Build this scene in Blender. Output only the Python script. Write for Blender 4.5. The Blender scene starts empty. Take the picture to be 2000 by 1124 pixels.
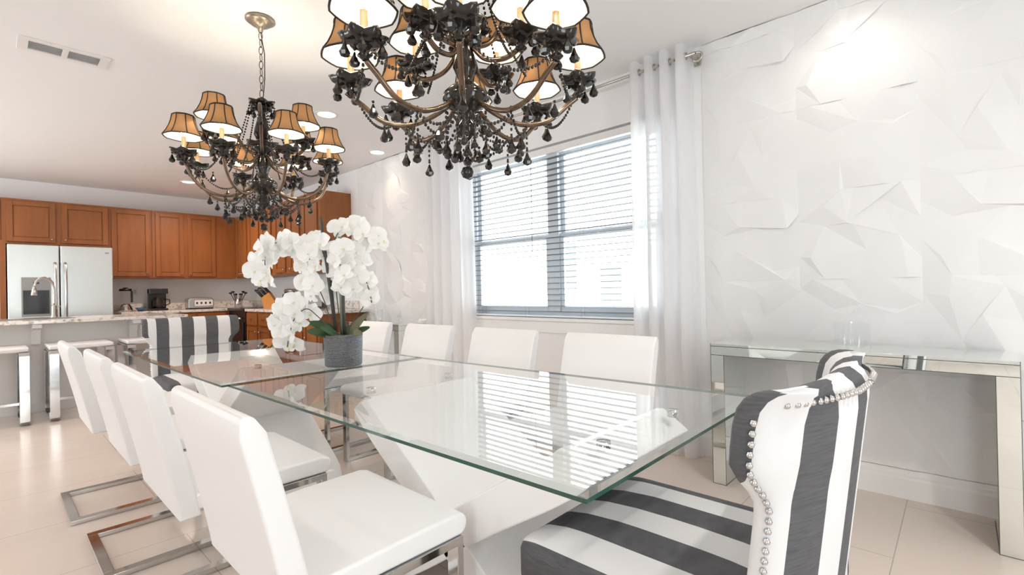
import bpy, bmesh, math, random
from mathutils import Vector, Matrix
PI = math.pi
random.seed(7)
C = bpy.context.scene.collection
sc = bpy.context.scene

# ------------------------------------------------------------------ camera
cam_d = bpy.data.cameras.new('camera'); cam = bpy.data.objects.new('camera', cam_d); C.objects.link(cam)
sc.camera = cam
EYE = 1.13
cam_d.sensor_width = 36; cam_d.lens = 945 / 2000 * 36; cam_d.clip_start = .02
_y, _p, _r = math.radians(42.8), math.radians(.27), math.radians(1.15)
fw = Vector((-math.sin(_y) * math.cos(_p), math.cos(_y) * math.cos(_p), math.sin(_p)))
r0 = fw.cross(Vector((0, 0, 1))).normalized(); u0 = r0.cross(fw)
Rv = r0 * math.cos(_r) - u0 * math.sin(_r); Uv = u0 * math.cos(_r) + r0 * math.sin(_r)
M = Matrix((Rv, Uv, -fw)).transposed().to_4x4(); M.translation = (0, 0, EYE)
cam.matrix_world = M

# ------------------------------------------------------------------ world, exposure, large lights
w = bpy.data.worlds.new('sky'); sc.world = w; w.use_nodes = True
bg = w.node_tree.nodes['Background']; bg.inputs[0].default_value = (.90, .96, 1, 1); bg.inputs[1].default_value = 5.4
sc.view_settings.view_transform = 'Standard'; sc.view_settings.look = 'None'
sc.view_settings.exposure = 0.80; sc.view_settings.gamma = 1
sc.view_settings.use_curve_mapping = False
sc.cycles.max_bounces = 12; sc.cycles.diffuse_bounces = 8; sc.cycles.glossy_bounces = 6
sc.cycles.transmission_bounces = 8; sc.cycles.transparent_max_bounces = 40
sc.cycles.sample_clamp_indirect = 4; sc.cycles.caustics_reflective = False; sc.cycles.caustics_refractive = False

def area(name, loc, rot, sx, sy, power, col=(1, 1, 1)):
    l = bpy.data.lights.new(name, 'AREA'); l.shape = 'RECTANGLE'; l.size = sx; l.size_y = sy
    l.energy = power; l.color = col
    o = bpy.data.objects.new(name, l); C.objects.link(o); o.location = loc; o.rotation_euler = rot
    return o
XR, XL, YB, YW, ZC = 2.6, -9.2, -3.4, 3.244, 2.732     # room limits
# sky light through unseen openings added for fill, and through the dining window
for nm_, loc_, rot_, a_, b_ in (('rear_fill_daylight', (1.25, YB - .12, 1.18), (PI / 2, 0, 0), .9, 2.3), ('side_fill_daylight', (XR + .12, .7, 1.18), (PI / 2, 0, PI / 2), .85, 2.3),
                               ('kitchen_fill_daylight', (-6.6, YB - .12, 1.5), (PI / 2, 0, 0), 3.4, 1.6),
                               ('window_daylight', (-2.545, YW + .14, 1.62), (-PI / 2, 0, 0), 2.05, 1.5)):
    area(nm_, loc_, rot_, a_, b_, 1).data.cycles.is_portal = True      # guides sky light through the openings

# ------------------------------------------------------------------ materials
def mat(name, col, rough=.5, metal=0, bump=0, bscale=40, **kw):
    m = bpy.data.materials.new(name); m.use_nodes = True; nt = m.node_tree; b = nt.nodes['Principled BSDF']
    b.inputs['Base Color'].default_value = (*col, 1); b.inputs['Roughness'].default_value = rough
    b.inputs['Metallic'].default_value = metal
    for k, v in kw.items():
        b.inputs[k.replace('_', ' ')].default_value = v
    tc = nt.nodes.new('ShaderNodeTexCoord'); nz = nt.nodes.new('ShaderNodeTexNoise'); nz.inputs['Scale'].default_value = bscale
    nt.links.new(tc.outputs['Object'], nz.inputs['Vector'])
    if bump:
        bp = nt.nodes.new('ShaderNodeBump'); bp.inputs['Strength'].default_value = bump; bp.inputs['Distance'].default_value = .01
        nt.links.new(nz.outputs['Fac'], bp.inputs['Height']); nt.links.new(bp.outputs[0], b.inputs['Normal'])
    else:
        mr = nt.nodes.new('ShaderNodeMapRange'); mr.inputs[3].default_value = max(rough - .02, 0); mr.inputs[4].default_value = rough + .03
        nt.links.new(nz.outputs['Fac'], mr.inputs[0]); nt.links.new(mr.outputs[0], b.inputs['Roughness'])
    return m
def N(m, t): return m.node_tree.nodes.new(t)
def L(m, a, b): m.node_tree.links.new(a, b)
def math_node(m, op, a, b=None):
    n = N(m, 'ShaderNodeMath'); n.operation = op
    for i, v in enumerate((a, b)):
        if v is None: continue
        if isinstance(v, (int, float)): n.inputs[i].default_value = v
        else: L(m, v, n.inputs[i])
    return n.outputs[0]

WALL = mat('wall_paint', (.87, .87, .87), .6, bump=.03, bscale=150)
CEIL = mat('ceiling_paint', (.88, .88, .885), .8, bump=.05, bscale=200)
PANEL = mat('white_relief_panel', (.83, .83, .83), .38)
TRIM = mat('white_trim', (.84, .83, .82), .35)
LEATHER = mat('white_leatherette', (.80, .80, .805), .42, bump=.04, bscale=260)
CHROME = mat('chrome', (.62, .61, .60), .08, 1)
STEEL = mat('brushed_steel', (.60, .60, .60), .28, 1)
NICKEL = mat('nickel', (.55, .52, .47), .22, 1)
BRONZE = mat('aged_bronze', (.30, .25, .20), .3, .9)
MIRROR = mat('mirror_glass', (.88, .93, .91), .015, 1)
SEAM = mat('dark_mirror_edge', (.05, .06, .055), .3)
LACQ = mat('white_lacquer', (.86, .86, .86), .12)
WOOD = mat('cherry_wood', (.32, .115, .032), .42)
GRAN = mat('speckled_granite', (.6, .57, .52), .12)
ISL = mat('island_paint', (.78, .77, .75), .5)
BLACK = mat('black_plastic', (.012, .012, .013), .25)
CRYS = mat('smoky_black_crystal', (.018, .014, .012), .07)
ARM = mat('smoky_glass_arm', (.17, .115, .08), .14, .75)
CANDLE = mat('tan_candle_sleeve', (.62, .38, .2), .5)
PIPING = mat('black_piping', (.01, .009, .008), .6)
FRIDGE = mat('fridge_steel', (.66, .69, .68), .3, .75)
ORANGE = mat('orange_wood_block', (.62, .24, .03), .45)
GREY = mat('grey_plastic', (.3, .3, .3), .4)
LIP = mat('yellow_green_lip', (.80, .78, .58), .5)
LEAF = mat('green_leaf', (.025, .07, .018), .6)
OLIVE = mat('olive_leaf', (.13, .13, .07), .5)
STAKE = mat('dark_stake', (.06, .06, .055), .5)
STEMG = mat('pale_green_stake', (.28, .32, .22), .5)
FRAME = mat('backlit_blue_frame', (.76, .82, .88), .4)  # white aluminium, with the blue-grey of backlit shade put into its colour
SLAT = mat('backlit_dark_slat', (.15, .155, .165), .5)  # white slats coloured dark grey to imitate their shaded undersides
ALUM = mat('vent_metal', (.55, .57, .57), .45)
CORK = mat('dark_wood_leg', (.03, .02, .015), .35)
BLUE = mat('blue_ceramic', (.08, .14, .3), .3)
STUCCO = mat('outdoor_stucco', (.82, .82, .8), .9, bump=.1)
OUTG = mat('outdoor_grey_glass', (.07, .088, .09), .5)
LAWN = mat('outdoor_paving', (.6, .6, .58), .9)

# translucent helpers
def cloth_mat(name, col, dif, trn, tsp):
    m = bpy.data.materials.new(name); m.use_nodes = True; nt = m.node_tree; nt.nodes.remove(nt.nodes['Principled BSDF'])
    out = nt.nodes['Material Output']; d = N(m, 'ShaderNodeBsdfDiffuse'); t = N(m, 'ShaderNodeBsdfTranslucent'); p = N(m, 'ShaderNodeBsdfTransparent')
    d.inputs[0].default_value = t.inputs[0].default_value = (*col, 1)
    wv = N(m, 'ShaderNodeTexNoise'); wv.inputs['Scale'].default_value = 300
    a = N(m, 'ShaderNodeMixShader'); a.inputs[0].default_value = trn / (dif + trn); L(m, d.outputs[0], a.inputs[1]); L(m, t.outputs[0], a.inputs[2])
    b = N(m, 'ShaderNodeMixShader'); L(m, math_node(m, 'MULTIPLY', wv.outputs['Fac'], tsp * 2), b.inputs[0])
    L(m, a.outputs[0], b.inputs[1]); L(m, p.outputs[0], b.inputs[2]); L(m, b.outputs[0], out.inputs[0])
    return m
SHEER = cloth_mat('sheer_white_fabric', (.96, .96, .97), .30, .70, .07)
PETAL = cloth_mat('white_petal', (.95, .95, .94), .7, .3, 0)
SHADE = cloth_mat('tan_shade_fabric', (.43, .265, .145), .55, .45, 0)
LINING = cloth_mat('white_shade_lining', (.92, .88, .80), .55, .45, 0)
def glass_mat(name, tint, gain=1.0, base=.04):
    m = bpy.data.materials.new(name); m.use_nodes = True; nt = m.node_tree; nt.nodes.remove(nt.nodes['Principled BSDF'])
    out = nt.nodes['Material Output']; p = N(m, 'ShaderNodeBsdfTransparent'); g = N(m, 'ShaderNodeBsdfGlossy'); g.inputs['Roughness'].default_value = 0
    p.inputs[0].default_value = (*tint, 1); g.inputs[0].default_value = (1, 1, 1, 1)
    lw = N(m, 'ShaderNodeLayerWeight'); lw.inputs[0].default_value = .5
    f = math_node(m, 'ADD', math_node(m, 'MULTIPLY', math_node(m, 'POWER', lw.outputs['Facing'], 5), (1 - base) * gain), base)
    x = N(m, 'ShaderNodeMixShader'); L(m, f, x.inputs[0]); L(m, p.outputs[0], x.inputs[1]); L(m, g.outputs[0], x.inputs[2]); L(m, x.outputs[0], out.inputs[0])
    return m
TGLASS = glass_mat('clear_table_glass', (.975, .99, .985), 1.0)
PANE = glass_mat('window_pane', (.97, .98, .98), .8)
VGLASS = glass_mat('thin_vase_glass', (.988, .992, .992), .8, .025)
TEDGE = mat('green_glass_edge', (.03, .085, .065), .08)
BEVEL = glass_mat('glass_bevel', (.80, .88, .86), 1.0, .22)
def emit(name, col, s):
    m = bpy.data.materials.new(name); m.use_nodes = True; nt = m.node_tree; nt.nodes.remove(nt.nodes['Principled BSDF'])
    e = N(m, 'ShaderNodeEmission'); e.inputs[0].default_value = (*col, 1); e.inputs[1].default_value = s
    L(m, e.outputs[0], nt.nodes['Material Output'].inputs[0]); return m
LED = emit('lit_diffuser', (1, .93, .82), 6); BULB = emit('lit_bulb', (1, .82, .55), 14)

# floor tiles
FLOOR = mat('large_beige_tile', (.62, .53, .47), .2)
b = FLOOR.node_tree.nodes['Principled BSDF']
tc = N(FLOOR, 'ShaderNodeTexCoord'); mp = N(FLOOR, 'ShaderNodeMapping'); mp.inputs['Rotation'].default_value = (0, 0, PI / 2); mp.inputs['Location'].default_value = (.32 - 1.25 + .93, .22, 0)
br = N(FLOOR, 'ShaderNodeTexBrick'); br.inputs['Scale'].default_value = 1; br.inputs['Brick Width'].default_value = 1.25; br.inputs['Row Height'].default_value = .625
br.inputs['Mortar Size'].default_value = .0022; br.inputs['Color1'].default_value = (.76, .665, .595, 1); br.inputs['Color2'].default_value = (.74, .645, .575, 1); br.inputs['Mortar'].default_value = (.50, .43, .38, 1)
wn = N(FLOOR, 'ShaderNodeTexNoise'); wn.inputs['Scale'].default_value = 1.6; wm = N(FLOOR, 'ShaderNodeMapping'); wm.inputs['Scale'].default_value = (3, .6, 1)
mx = N(FLOOR, 'ShaderNodeMix'); mx.data_type = 'RGBA'; mx.blend_type = 'MULTIPLY'; mx.inputs[0].default_value = .12
L(FLOOR, tc.outputs['Object'], mp.inputs[0]); L(FLOOR, mp.outputs[0], br.inputs[0]); L(FLOOR, tc.outputs['Object'], wm.inputs[0]); L(FLOOR, wm.outputs[0], wn.inputs[0])
L(FLOOR, br.outputs['Color'], mx.inputs[6]); L(FLOOR, wn.outputs['Fac'], mx.inputs[7]); L(FLOOR, mx.outputs[2], b.inputs['Base Color'])

# striped linen: bands follow the chair's width (object Y)
STRIPE = mat('striped_linen', (.8, .8, .8), .75)
b = STRIPE.node_tree.nodes['Principled BSDF']; tc = N(STRIPE, 'ShaderNodeTexCoord'); sx = N(STRIPE, 'ShaderNodeAttribute'); sx.attribute_name = 'band'
fr = math_node(STRIPE, 'FRACT', math_node(STRIPE, 'ADD', math_node(STRIPE, 'MULTIPLY', sx.outputs['Fac'], 1 / .2), 10 + .25))
st = math_node(STRIPE, 'LESS_THAN', fr, .5)
mc = N(STRIPE, 'ShaderNodeMix'); mc.data_type = 'RGBA'; L(STRIPE, st, mc.inputs[0]); mc.inputs[6].default_value = (.70, .70, .71, 1)
nm = N(STRIPE, 'ShaderNodeMapping'); nm.inputs['Scale'].default_value = (30, 14, 260); L(STRIPE, tc.outputs['Object'], nm.inputs[0])
nn = N(STRIPE, 'ShaderNodeTexNoise'); nn.inputs['Scale'].default_value = 1; L(STRIPE, nm.outputs[0], nn.inputs[0])
cr = N(STRIPE, 'ShaderNodeMix'); cr.data_type = 'RGBA'; L(STRIPE, nn.outputs['Fac'], cr.inputs[0]); cr.inputs[6].default_value = (.045, .046, .052, 1); cr.inputs[7].default_value = (.125, .125, .135, 1)
L(STRIPE, cr.outputs[2], mc.inputs[7]); L(STRIPE, mc.outputs[2], b.inputs['Base Color'])
# wood grain
b = WOOD.node_tree.nodes['Principled BSDF']; tc = N(WOOD, 'ShaderNodeTexCoord'); mp = N(WOOD, 'ShaderNodeMapping'); mp.inputs['Scale'].default_value = (9, 9, 1.2)
nz = N(WOOD, 'ShaderNodeTexNoise'); nz.inputs['Scale'].default_value = 1.5; nz.inputs['Detail'].default_value = 6
L(WOOD, tc.outputs['Object'], mp.inputs[0]); L(WOOD, mp.outputs[0], nz.inputs[0])
cr = N(WOOD, 'ShaderNodeMix'); cr.data_type = 'RGBA'; L(WOOD, nz.outputs['Fac'], cr.inputs[0]); cr.inputs[6].default_value = (.20, .060, .013, 1); cr.inputs[7].default_value = (.36, .125, .03, 1)
L(WOOD, cr.outputs[2], b.inputs['Base Color'])
# granite
b = GRAN.node_tree.nodes['Principled BSDF']; nz = N(GRAN, 'ShaderNodeTexNoise'); nz.inputs['Scale'].default_value = 26; nz.inputs['Detail'].default_value = 8; tc = N(GRAN, 'ShaderNodeTexCoord'); L(GRAN, tc.outputs['Object'], nz.inputs[0])
rp = N(GRAN, 'ShaderNodeValToRGB'); rp.color_ramp.elements[0].position = .30; rp.color_ramp.elements[0].color = (.30, .25, .21, 1); rp.color_ramp.elements[1].position = .50; rp.color_ramp.elements[1].color = (.80, .76, .71, 1)
L(GRAN, nz.outputs['Fac'], rp.inputs[0]); L(GRAN, rp.outputs[0], b.inputs['Base Color'])
# woven silver pot
POT = mat('silver_grey_weave', (.2, .21, .23), .35, .6)
b = POT.node_tree.nodes['Principled BSDF']; tc = N(POT, 'ShaderNodeTexCoord'); wv = N(POT, 'ShaderNodeTexWave'); wv.bands_direction = 'Z'; wv.inputs['Scale'].default_value = 42; wv.inputs['Distortion'].default_value = 3; wv.inputs['Detail'].default_value = 3; wv.inputs['Detail Scale'].default_value = 6
L(POT, tc.outputs['Object'], wv.inputs[0]); bp = N(POT, 'ShaderNodeBump'); bp.inputs['Strength'].default_value = .9; bp.inputs['Distance'].default_value = .004
L(POT, wv.outputs['Fac'], bp.inputs['Height']); L(POT, bp.outputs[0], b.inputs['Normal'])
cr = N(POT, 'ShaderNodeMix'); cr.data_type = 'RGBA'; L(POT, wv.outputs['Fac'], cr.inputs[0]); cr.inputs[6].default_value = (.055, .06, .07, 1); cr.inputs[7].default_value = (.34, .36, .39, 1); L(POT, cr.outputs[2], b.inputs['Base Color'])

# ------------------------------------------------------------------ mesh helpers
class MB:
    def __init__(s): s.v = []; s.f = []; s.sm = []
    def add(s, vs, fs, smooth=False):
        n = len(s.v); s.v += [tuple(p) for p in vs]; s.f += [tuple(i + n for i in f) for f in fs]; s.sm += [smooth] * len(fs); return s
    def box(s, x0, x1, y0, y1, z0, z1):
        vs = [(x, y, z) for z in (z0, z1) for y in (y0, y1) for x in (x0, x1)]
        return s.add(vs, [(0, 2, 3, 1), (4, 5, 7, 6), (0, 1, 5, 4), (2, 6, 7, 3), (0, 4, 6, 2), (1, 3, 7, 5)])
    def prism(s, poly, y0, y1, axis='y', smooth=False):     # poly = list of 2-d points
        def P(a, b, c): return {'y': (a, c, b), 'x': (c, a, b), 'z': (a, b, c)}[axis]
        n = len(poly); vs = [P(a, b, y0) for a, b in poly] + [P(a, b, y1) for a, b in poly]
        k = len(s.f); s.add(vs, [(i, (i + 1) % n, n + (i + 1) % n, n + i) for i in range(n)], smooth)
        n0 = len(s.v) - 2 * n; s.f += [tuple(range(n0 + n - 1, n0 - 1, -1)), tuple(range(n0 + n, n0 + 2 * n))]; s.sm += [False] * 2
        return s
    def lathe(s, prof, c=(0, 0, 0), n=20, smooth=True, sx=1, sy=1):
        vs = []; fs = []
        for r, z in prof:
            for k in range(n):
                a = 2 * PI * k / n; vs.append((c[0] + r * sx * math.cos(a), c[1] + r * sy * math.sin(a), c[2] + z))
        m = len(prof)
        for i in range(m - 1):
            for k in range(n):
                fs.append((i * n + k, i * n + (k + 1) % n, (i + 1) * n + (k + 1) % n, (i + 1) * n + k))
        if prof[0][0] > 1e-4: fs.append(tuple(range(n - 1, -1, -1))) if prof[0] != prof[-1] else None
        if prof[-1][0] > 1e-4 and prof[0] != prof[-1]: fs.append(tuple((m - 1) * n + k for k in range(n)))
        return s.add(vs, fs, smooth)
    def lathe_open(s, prof, c=(0, 0, 0), n=20):
        vs = [(c[0] + r * math.cos(2 * PI * k / n), c[1] + r * math.sin(2 * PI * k / n), c[2] + z) for r, z in prof for k in range(n)]
        return s.add(vs, [(i * n + k, i * n + (k + 1) % n, (i + 1) * n + (k + 1) % n, (i + 1) * n + k) for i in range(len(prof) - 1) for k in range(n)], True)
    def tube(s, pts, r, n=8, cap=True, flat=None):
        pts = [Vector(p) for p in pts]; m = len(pts); rs = r if isinstance(r, (list, tuple)) else [r] * m
        vs = []; prev = None
        for i, p in enumerate(pts):
            t = (pts[min(i + 1, m - 1)] - pts[max(i - 1, 0)]).normalized()
            if prev is None:
                a = t.cross(Vector((0, 0, 1)));  a = a if a.length > .01 else t.cross(Vector((1, 0, 0)))
            else: a = prev - t * prev.dot(t)
            a.normalize(); prev = a; bb = t.cross(a)
            for k in range(n):
                g = 2 * PI * k / n; vs.append(p + (a * math.cos(g) + bb * math.sin(g)) * rs[i])
        fs = [(i * n + k, i * n + (k + 1) % n, (i + 1) * n + (k + 1) % n, (i + 1) * n + k) for i in range(m - 1) for k in range(n)]
        if cap: fs += [tuple(range(n - 1, -1, -1)), tuple((m - 1) * n + k for k in range(n))]
        return s.add(vs, fs, True)
    def ball(s, c, r, n=6, sz=1):
        m = max(3, n // 2 + 1)
        return s.lathe([(r * math.sin(PI * i / m) if 0 < i < m else 1e-5, -r * sz * math.cos(PI * i / m)) for i in range(m + 1)], c, n)
    def bar(s, pts, wv, hh, closed=False):   # flat bar swept along points, wv = width vector, hh = half thickness
        pts = [Vector(p) for p in pts]; wv = Vector(wv); m = len(pts); vs = []
        for i, p in enumerate(pts):
            a = pts[i - 1] if (i > 0 or closed) else None; c = pts[(i + 1) % m] if (i < m - 1 or closed) else None
            t1 = (p - a).normalized() if a is not None else (c - p).normalized(); t2 = (c - p).normalized() if c is not None else t1
            n1 = t1.cross(wv).normalized(); n2 = t2.cross(wv).normalized(); nn = (n1 + n2); nn = nn / max(nn.length_squared, .01) * 2
            for sa, sb in ((-1, -1), (1, -1), (1, 1), (-1, 1)): vs.append(p + wv * sa + nn * hh * sb)
        fs = [(i * 4 + k, i * 4 + (k + 1) % 4, ((i + 1) % m) * 4 + (k + 1) % 4, ((i + 1) % m) * 4 + k) for i in range(m if closed else m - 1) for k in range(4)]
        if not closed: fs += [(3, 2, 1, 0), tuple((m - 1) * 4 + k for k in range(4))]
        return s.add(vs, fs)
    def mesh(s, name, m):
        me = bpy.data.meshes.new(name); me.from_pydata(s.v, [], s.f); me.materials.append(m)
        for p, q in zip(me.polygons, s.sm): p.use_smooth = q
        bm = bmesh.new(); bm.from_mesh(me); bmesh.ops.recalc_face_normals(bm, faces=bm.faces); bm.to_mesh(me); bm.free()
        return me
    def build(s, name, m, parent=None, bevel=0, seg=2):
        return link(name, s.mesh(name, m), parent, bevel, seg)
def band(o, vals):
    a = o.data.attributes.new('band', 'FLOAT', 'POINT')
    for i, v in enumerate(vals): a.data[i].value = v
    return o
def link(name, me, parent=None, bevel=0, seg=2):
    o = bpy.data.objects.new(name, me); C.objects.link(o); o.parent = parent
    if bevel:
        b = o.modifiers.new('bevel', 'BEVEL'); b.width = bevel; b.segments = seg; b.limit_method = 'ANGLE'; b.harden_normals = True
        for p in me.polygons: p.use_smooth = True
    return o
def tag(o, label=None, cat=None, group=None, kind=None):
    if label: o['label'] = label
    if cat: o['category'] = cat
    if group: o['group'] = group
    if kind: o['kind'] = kind
    return o
def thing(name, label, cat, loc=(0, 0, 0), rz=0, group=None):
    o = bpy.data.objects.new(name, None); C.objects.link(o); o.location = loc; o.rotation_euler = (0, 0, rz); o.empty_display_size = .1
    return tag(o, label, cat, group)
def kids(o): return [c for c in bpy.data.objects if c.parent == o]
def copy_tree(o, loc=None, rz=None, label=None, group=None, parent=None):
    c = o.copy(); C.objects.link(c); c.parent = parent
    if loc is not None: c.location = loc
    if rz is not None: c.rotation_euler = (0, 0, rz)
    if label: c['label'] = label
    if group: c['group'] = group
    for ch in kids(o): copy_tree(ch, parent=c)
    return c
def struct(name, mb, m, parent=None, bevel=0):
    o = mb.build(name, m, parent, bevel)
    if parent is None: o['kind'] = 'structure'
    return o

# ------------------------------------------------------------------ room shell
struct('floor', MB().box(XL - .1, XR + .1, YB - .1, YW + .15, -.1, 0), FLOOR)
struct('ceiling', MB().box(XL - .1, XR + .1, YB - .1, YW + .15, ZC, ZC + .1), CEIL)
WX0, WX1, WZ0, WZ1 = -3.56, -1.53, .885, 2.36
wf = MB(); T = .13
wf.box(XL - .1, WX0, YW, YW + T, 0, ZC); wf.box(WX1, XR + .1, YW, YW + T, 0, ZC); wf.box(WX0, WX1, YW, YW + T, 0, WZ0); wf.box(WX0, WX1, YW, YW + T, WZ1, ZC)
struct('wall_window', wf, WALL)
struct('wall_kitchen', MB().box(XL - .1, XL, YB, YW, 0, ZC), WALL)
struct('wall_right', MB().box(XR, XR + .1, YB, .27, 0, ZC).box(XR, XR + .1, 1.13, YW, 0, ZC).box(XR, XR + .1, .27, 1.13, 2.35, ZC), WALL)
d = bpy.data.objects.new('door_2', None); C.objects.link(d); d.location = (XR + .05, .7, 0); d['kind'] = 'structure'  # unseen glass door, added to let light in from the right
for y0 in (-.43,):
    f = MB(); f.box(-.02, .02, y0, y0 + .05, 0, 2.35).box(-.02, .02, y0 + .81, y0 + .86, 0, 2.35).box(-.02, .02, y0 + .05, y0 + .81, 0, .06).box(-.02, .02, y0 + .05, y0 + .81, 2.29, 2.35)
    f.build('door_frame', TRIM, d); MB().box(-.004, .004, y0 + .05, y0 + .81, .06, 2.29).build('door_pane', PANE, d)
wb = MB()
for a, c in ((XL, -8.3), (-4.9, .8), (1.7, XR)): wb.box(a, c, YB - .1, YB, 0, ZC)
wb.box(.8, 1.7, YB - .1, YB, 2.35, ZC); wb.box(-8.3, -4.9, YB - .1, YB, 2.3, ZC); wb.box(-8.3, -4.9, YB - .1, YB, 0, .7)
w2 = bpy.data.objects.new('fill_window_2', None); C.objects.link(w2); w2.location = (-6.6, YB - .05, .7); w2['kind'] = 'structure'  # unseen kitchen window, added to light the ceiling and cabinets
for x0 in (-1.7, 0):
    MB().box(x0, x0 + .05, -.03, .03, 0, 1.6).box(x0 + 1.65, x0 + 1.7, -.03, .03, 0, 1.6).box(x0 + .05, x0 + 1.65, -.03, .03, 0, .05).box(x0 + .05, x0 + 1.65, -.03, .03, 1.55, 1.6).build('window_frame', TRIM, w2)
    MB().box(x0 + .05, x0 + 1.65, -.004, .004, .05, 1.55).build('pane', PANE, w2)
struct('wall_back', wb, WALL)
for i, (a, c) in enumerate(((.8, 1.7),)):
    d = bpy.data.objects.new('door_%d' % (i + 1), None); C.objects.link(d); d.location = ((a + c) / 2, YB - .05, 0); d['kind'] = 'structure'  # unseen rear glass door, added for soft fill light
    h = (c - a) / 2
    for k in range(1):
        x0 = -h; x1 = h
        f = MB(); f.box(x0, x0 + .05, -.02, .02, 0, 2.35).box(x1 - .05, x1, -.02, .02, 0, 2.35).box(x0 + .05, x1 - .05, -.02, .02, 0, .06).box(x0 + .05, x1 - .05, -.02, .02, 2.29, 2.35)
        f.build('door_frame', TRIM, d); MB().box(x0 + .05, x1 - .05, -.004, .004, .06, 2.29).build('door_pane', PANE, d)
def baseboard(name, x0, x1):
    # stepped profile extruded along X
    p = [(YW, 0), (YW - .018, 0), (YW - .018, .10), (YW - .014, .112), (YW - .014, .125), (YW - .008, .135), (YW - .006, .15), (YW, .152)]
    struct(name, MB().prism(p, x0, x1, 'x'), TRIM)
baseboard('baseboard_window', -5.8, XR - .002)
struct('baseboard_right', MB().box(XR - .018, XR, 1.13, YW - .02, 0, .14), TRIM)

# white relief panels (deep facets) on the wall either side of the window
def relief(name, x0, x1, seed, z0=.155, z1=ZC - .003):
    rnd = random.Random(seed); mb = MB(); pw = .55; nx = round((x1 - x0) / pw); pw = (x1 - x0) / nx; ph = .5
    nz = math.ceil((z1 - z0) / ph)
    for i in range(nx):
        for j in range(nz):
            if rnd: r = random.Random(seed * 31 + (j % 2) * 7 + (i % 2))
            n = 4; m = 4; pts = {}
            for a in range(n + 1):
                for c in range(m + 1):
                    edge = a in (0, n) or c in (0, m)
                    px = a / n + (0 if a in (0, n) else r.uniform(-.15, .15)); pz = c / m + (0 if c in (0, m) else r.uniform(-.16, .16))
                    d = .003 if a in (0, n) else (r.choice((.003, .015, .018, .007)) if not edge else .008 + .007 * (a % 2))
                    z = min(z0 + (j + pz) * ph, z1)
                    pts[a, c] = (x0 + (i + px) * pw, YW - d, z)
            idx = {k: q for q, k in enumerate(pts)}; fs = []
            for a in range(n):
                for c in range(m):
                    q = [idx[a, c], idx[a + 1, c], idx[a + 1, c + 1], idx[a, c + 1]]
                    if (a + c) % 2: fs += [(q[0], q[1], q[2]), (q[0], q[2], q[3])]
                    else: fs += [(q[0], q[1], q[3]), (q[1], q[2], q[3])]
            mb.add(pts.values(), fs)
    me = mb.mesh(name, PANEL); o = link(name, me); o['kind'] = 'structure'; return o
relief('trim_1', -1.24, 1.51, 3)
relief('trim_2', -5.68, -3.98, 5)

# window: sill, frames, sashes, panes
win = bpy.data.objects.new('window_1', None); C.objects.link(win); win['kind'] = 'structure'; win.location = (0, 0, 0)
fy0, fy1 = YW + .05, YW + .11; mxc = -2.545
f = MB(); f.box(WX0, WX0 + .05, fy0, fy1, WZ0, WZ1).box(WX1 - .05, WX1, fy0, fy1, WZ0, WZ1).box(WX0 + .05, WX1 - .05, fy0, fy1, WZ0, WZ0 + .05).box(WX0 + .05, WX1 - .05, fy0, fy1, WZ1 - .05, WZ1)
f.build('window_frame', FRAME, win, .004); MB().box(mxc - .055, mxc + .055, fy0 - .01, fy1, WZ0 + .05, WZ1 - .05).build('mullion', FRAME, win, .004)
for a, c in ((WX0 + .05, mxc - .055), (mxc + .055, WX1 - .05)):
    for (z0, z1, yy) in ((WZ0 + .05, 1.60, fy0 + .005), (1.57, WZ1 - .05, fy0 + .032)):
        s = MB(); s.box(a, a + .04, yy, yy + .025, z0, z1).box(c - .04, c, yy, yy + .025, z0, z1).box(a + .04, c - .04, yy, yy + .025, z0, z0 + .045).box(a + .04, c - .04, yy, yy + .025, z1 - .04, z1)
        so = s.build('sash', FRAME, win, .003); MB().box(a + .04, c - .04, yy + .01, yy + .015, z0 + .045, z1 - .04).build('pane', PANE, so)
MB().box(WX0 - .05, WX1 + .05, YW - .035, fy0, WZ0 - .03, WZ0).build('window_sill', TRIM, win, .006)
MB().box(WX0 - .03, WX1 + .03, YW - .018, YW, WZ0 - .13, WZ0 - .03).build('sill_apron', TRIM, win, .006)

# venetian blind
bl = thing('window_blind', 'wide white horizontal blind, open slats coloured dark for backlit shade, hanging in the dining window', 'blind', (mxc, YW + .022, WZ0))
MB().box(-.985, .985, -.024, .024, 1.40, 1.455).build('headrail', TRIM, bl, .003)
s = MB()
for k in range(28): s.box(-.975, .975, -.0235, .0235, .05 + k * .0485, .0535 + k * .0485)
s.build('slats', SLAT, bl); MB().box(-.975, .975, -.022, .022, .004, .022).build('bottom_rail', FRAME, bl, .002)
c = MB()
for x in (-.85, -.3, .3, .85):
    for y in (-.0245, .0245): c.tube([(x, y, .01), (x, y, 1.41)], .0008, 4)
c.build('ladder_cord', SLAT, bl); MB().tube([(-.2, -.03, .55), (-.2, -.03, 1.40)], .003, 6).build('tilt_wand', SLAT, bl)

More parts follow.
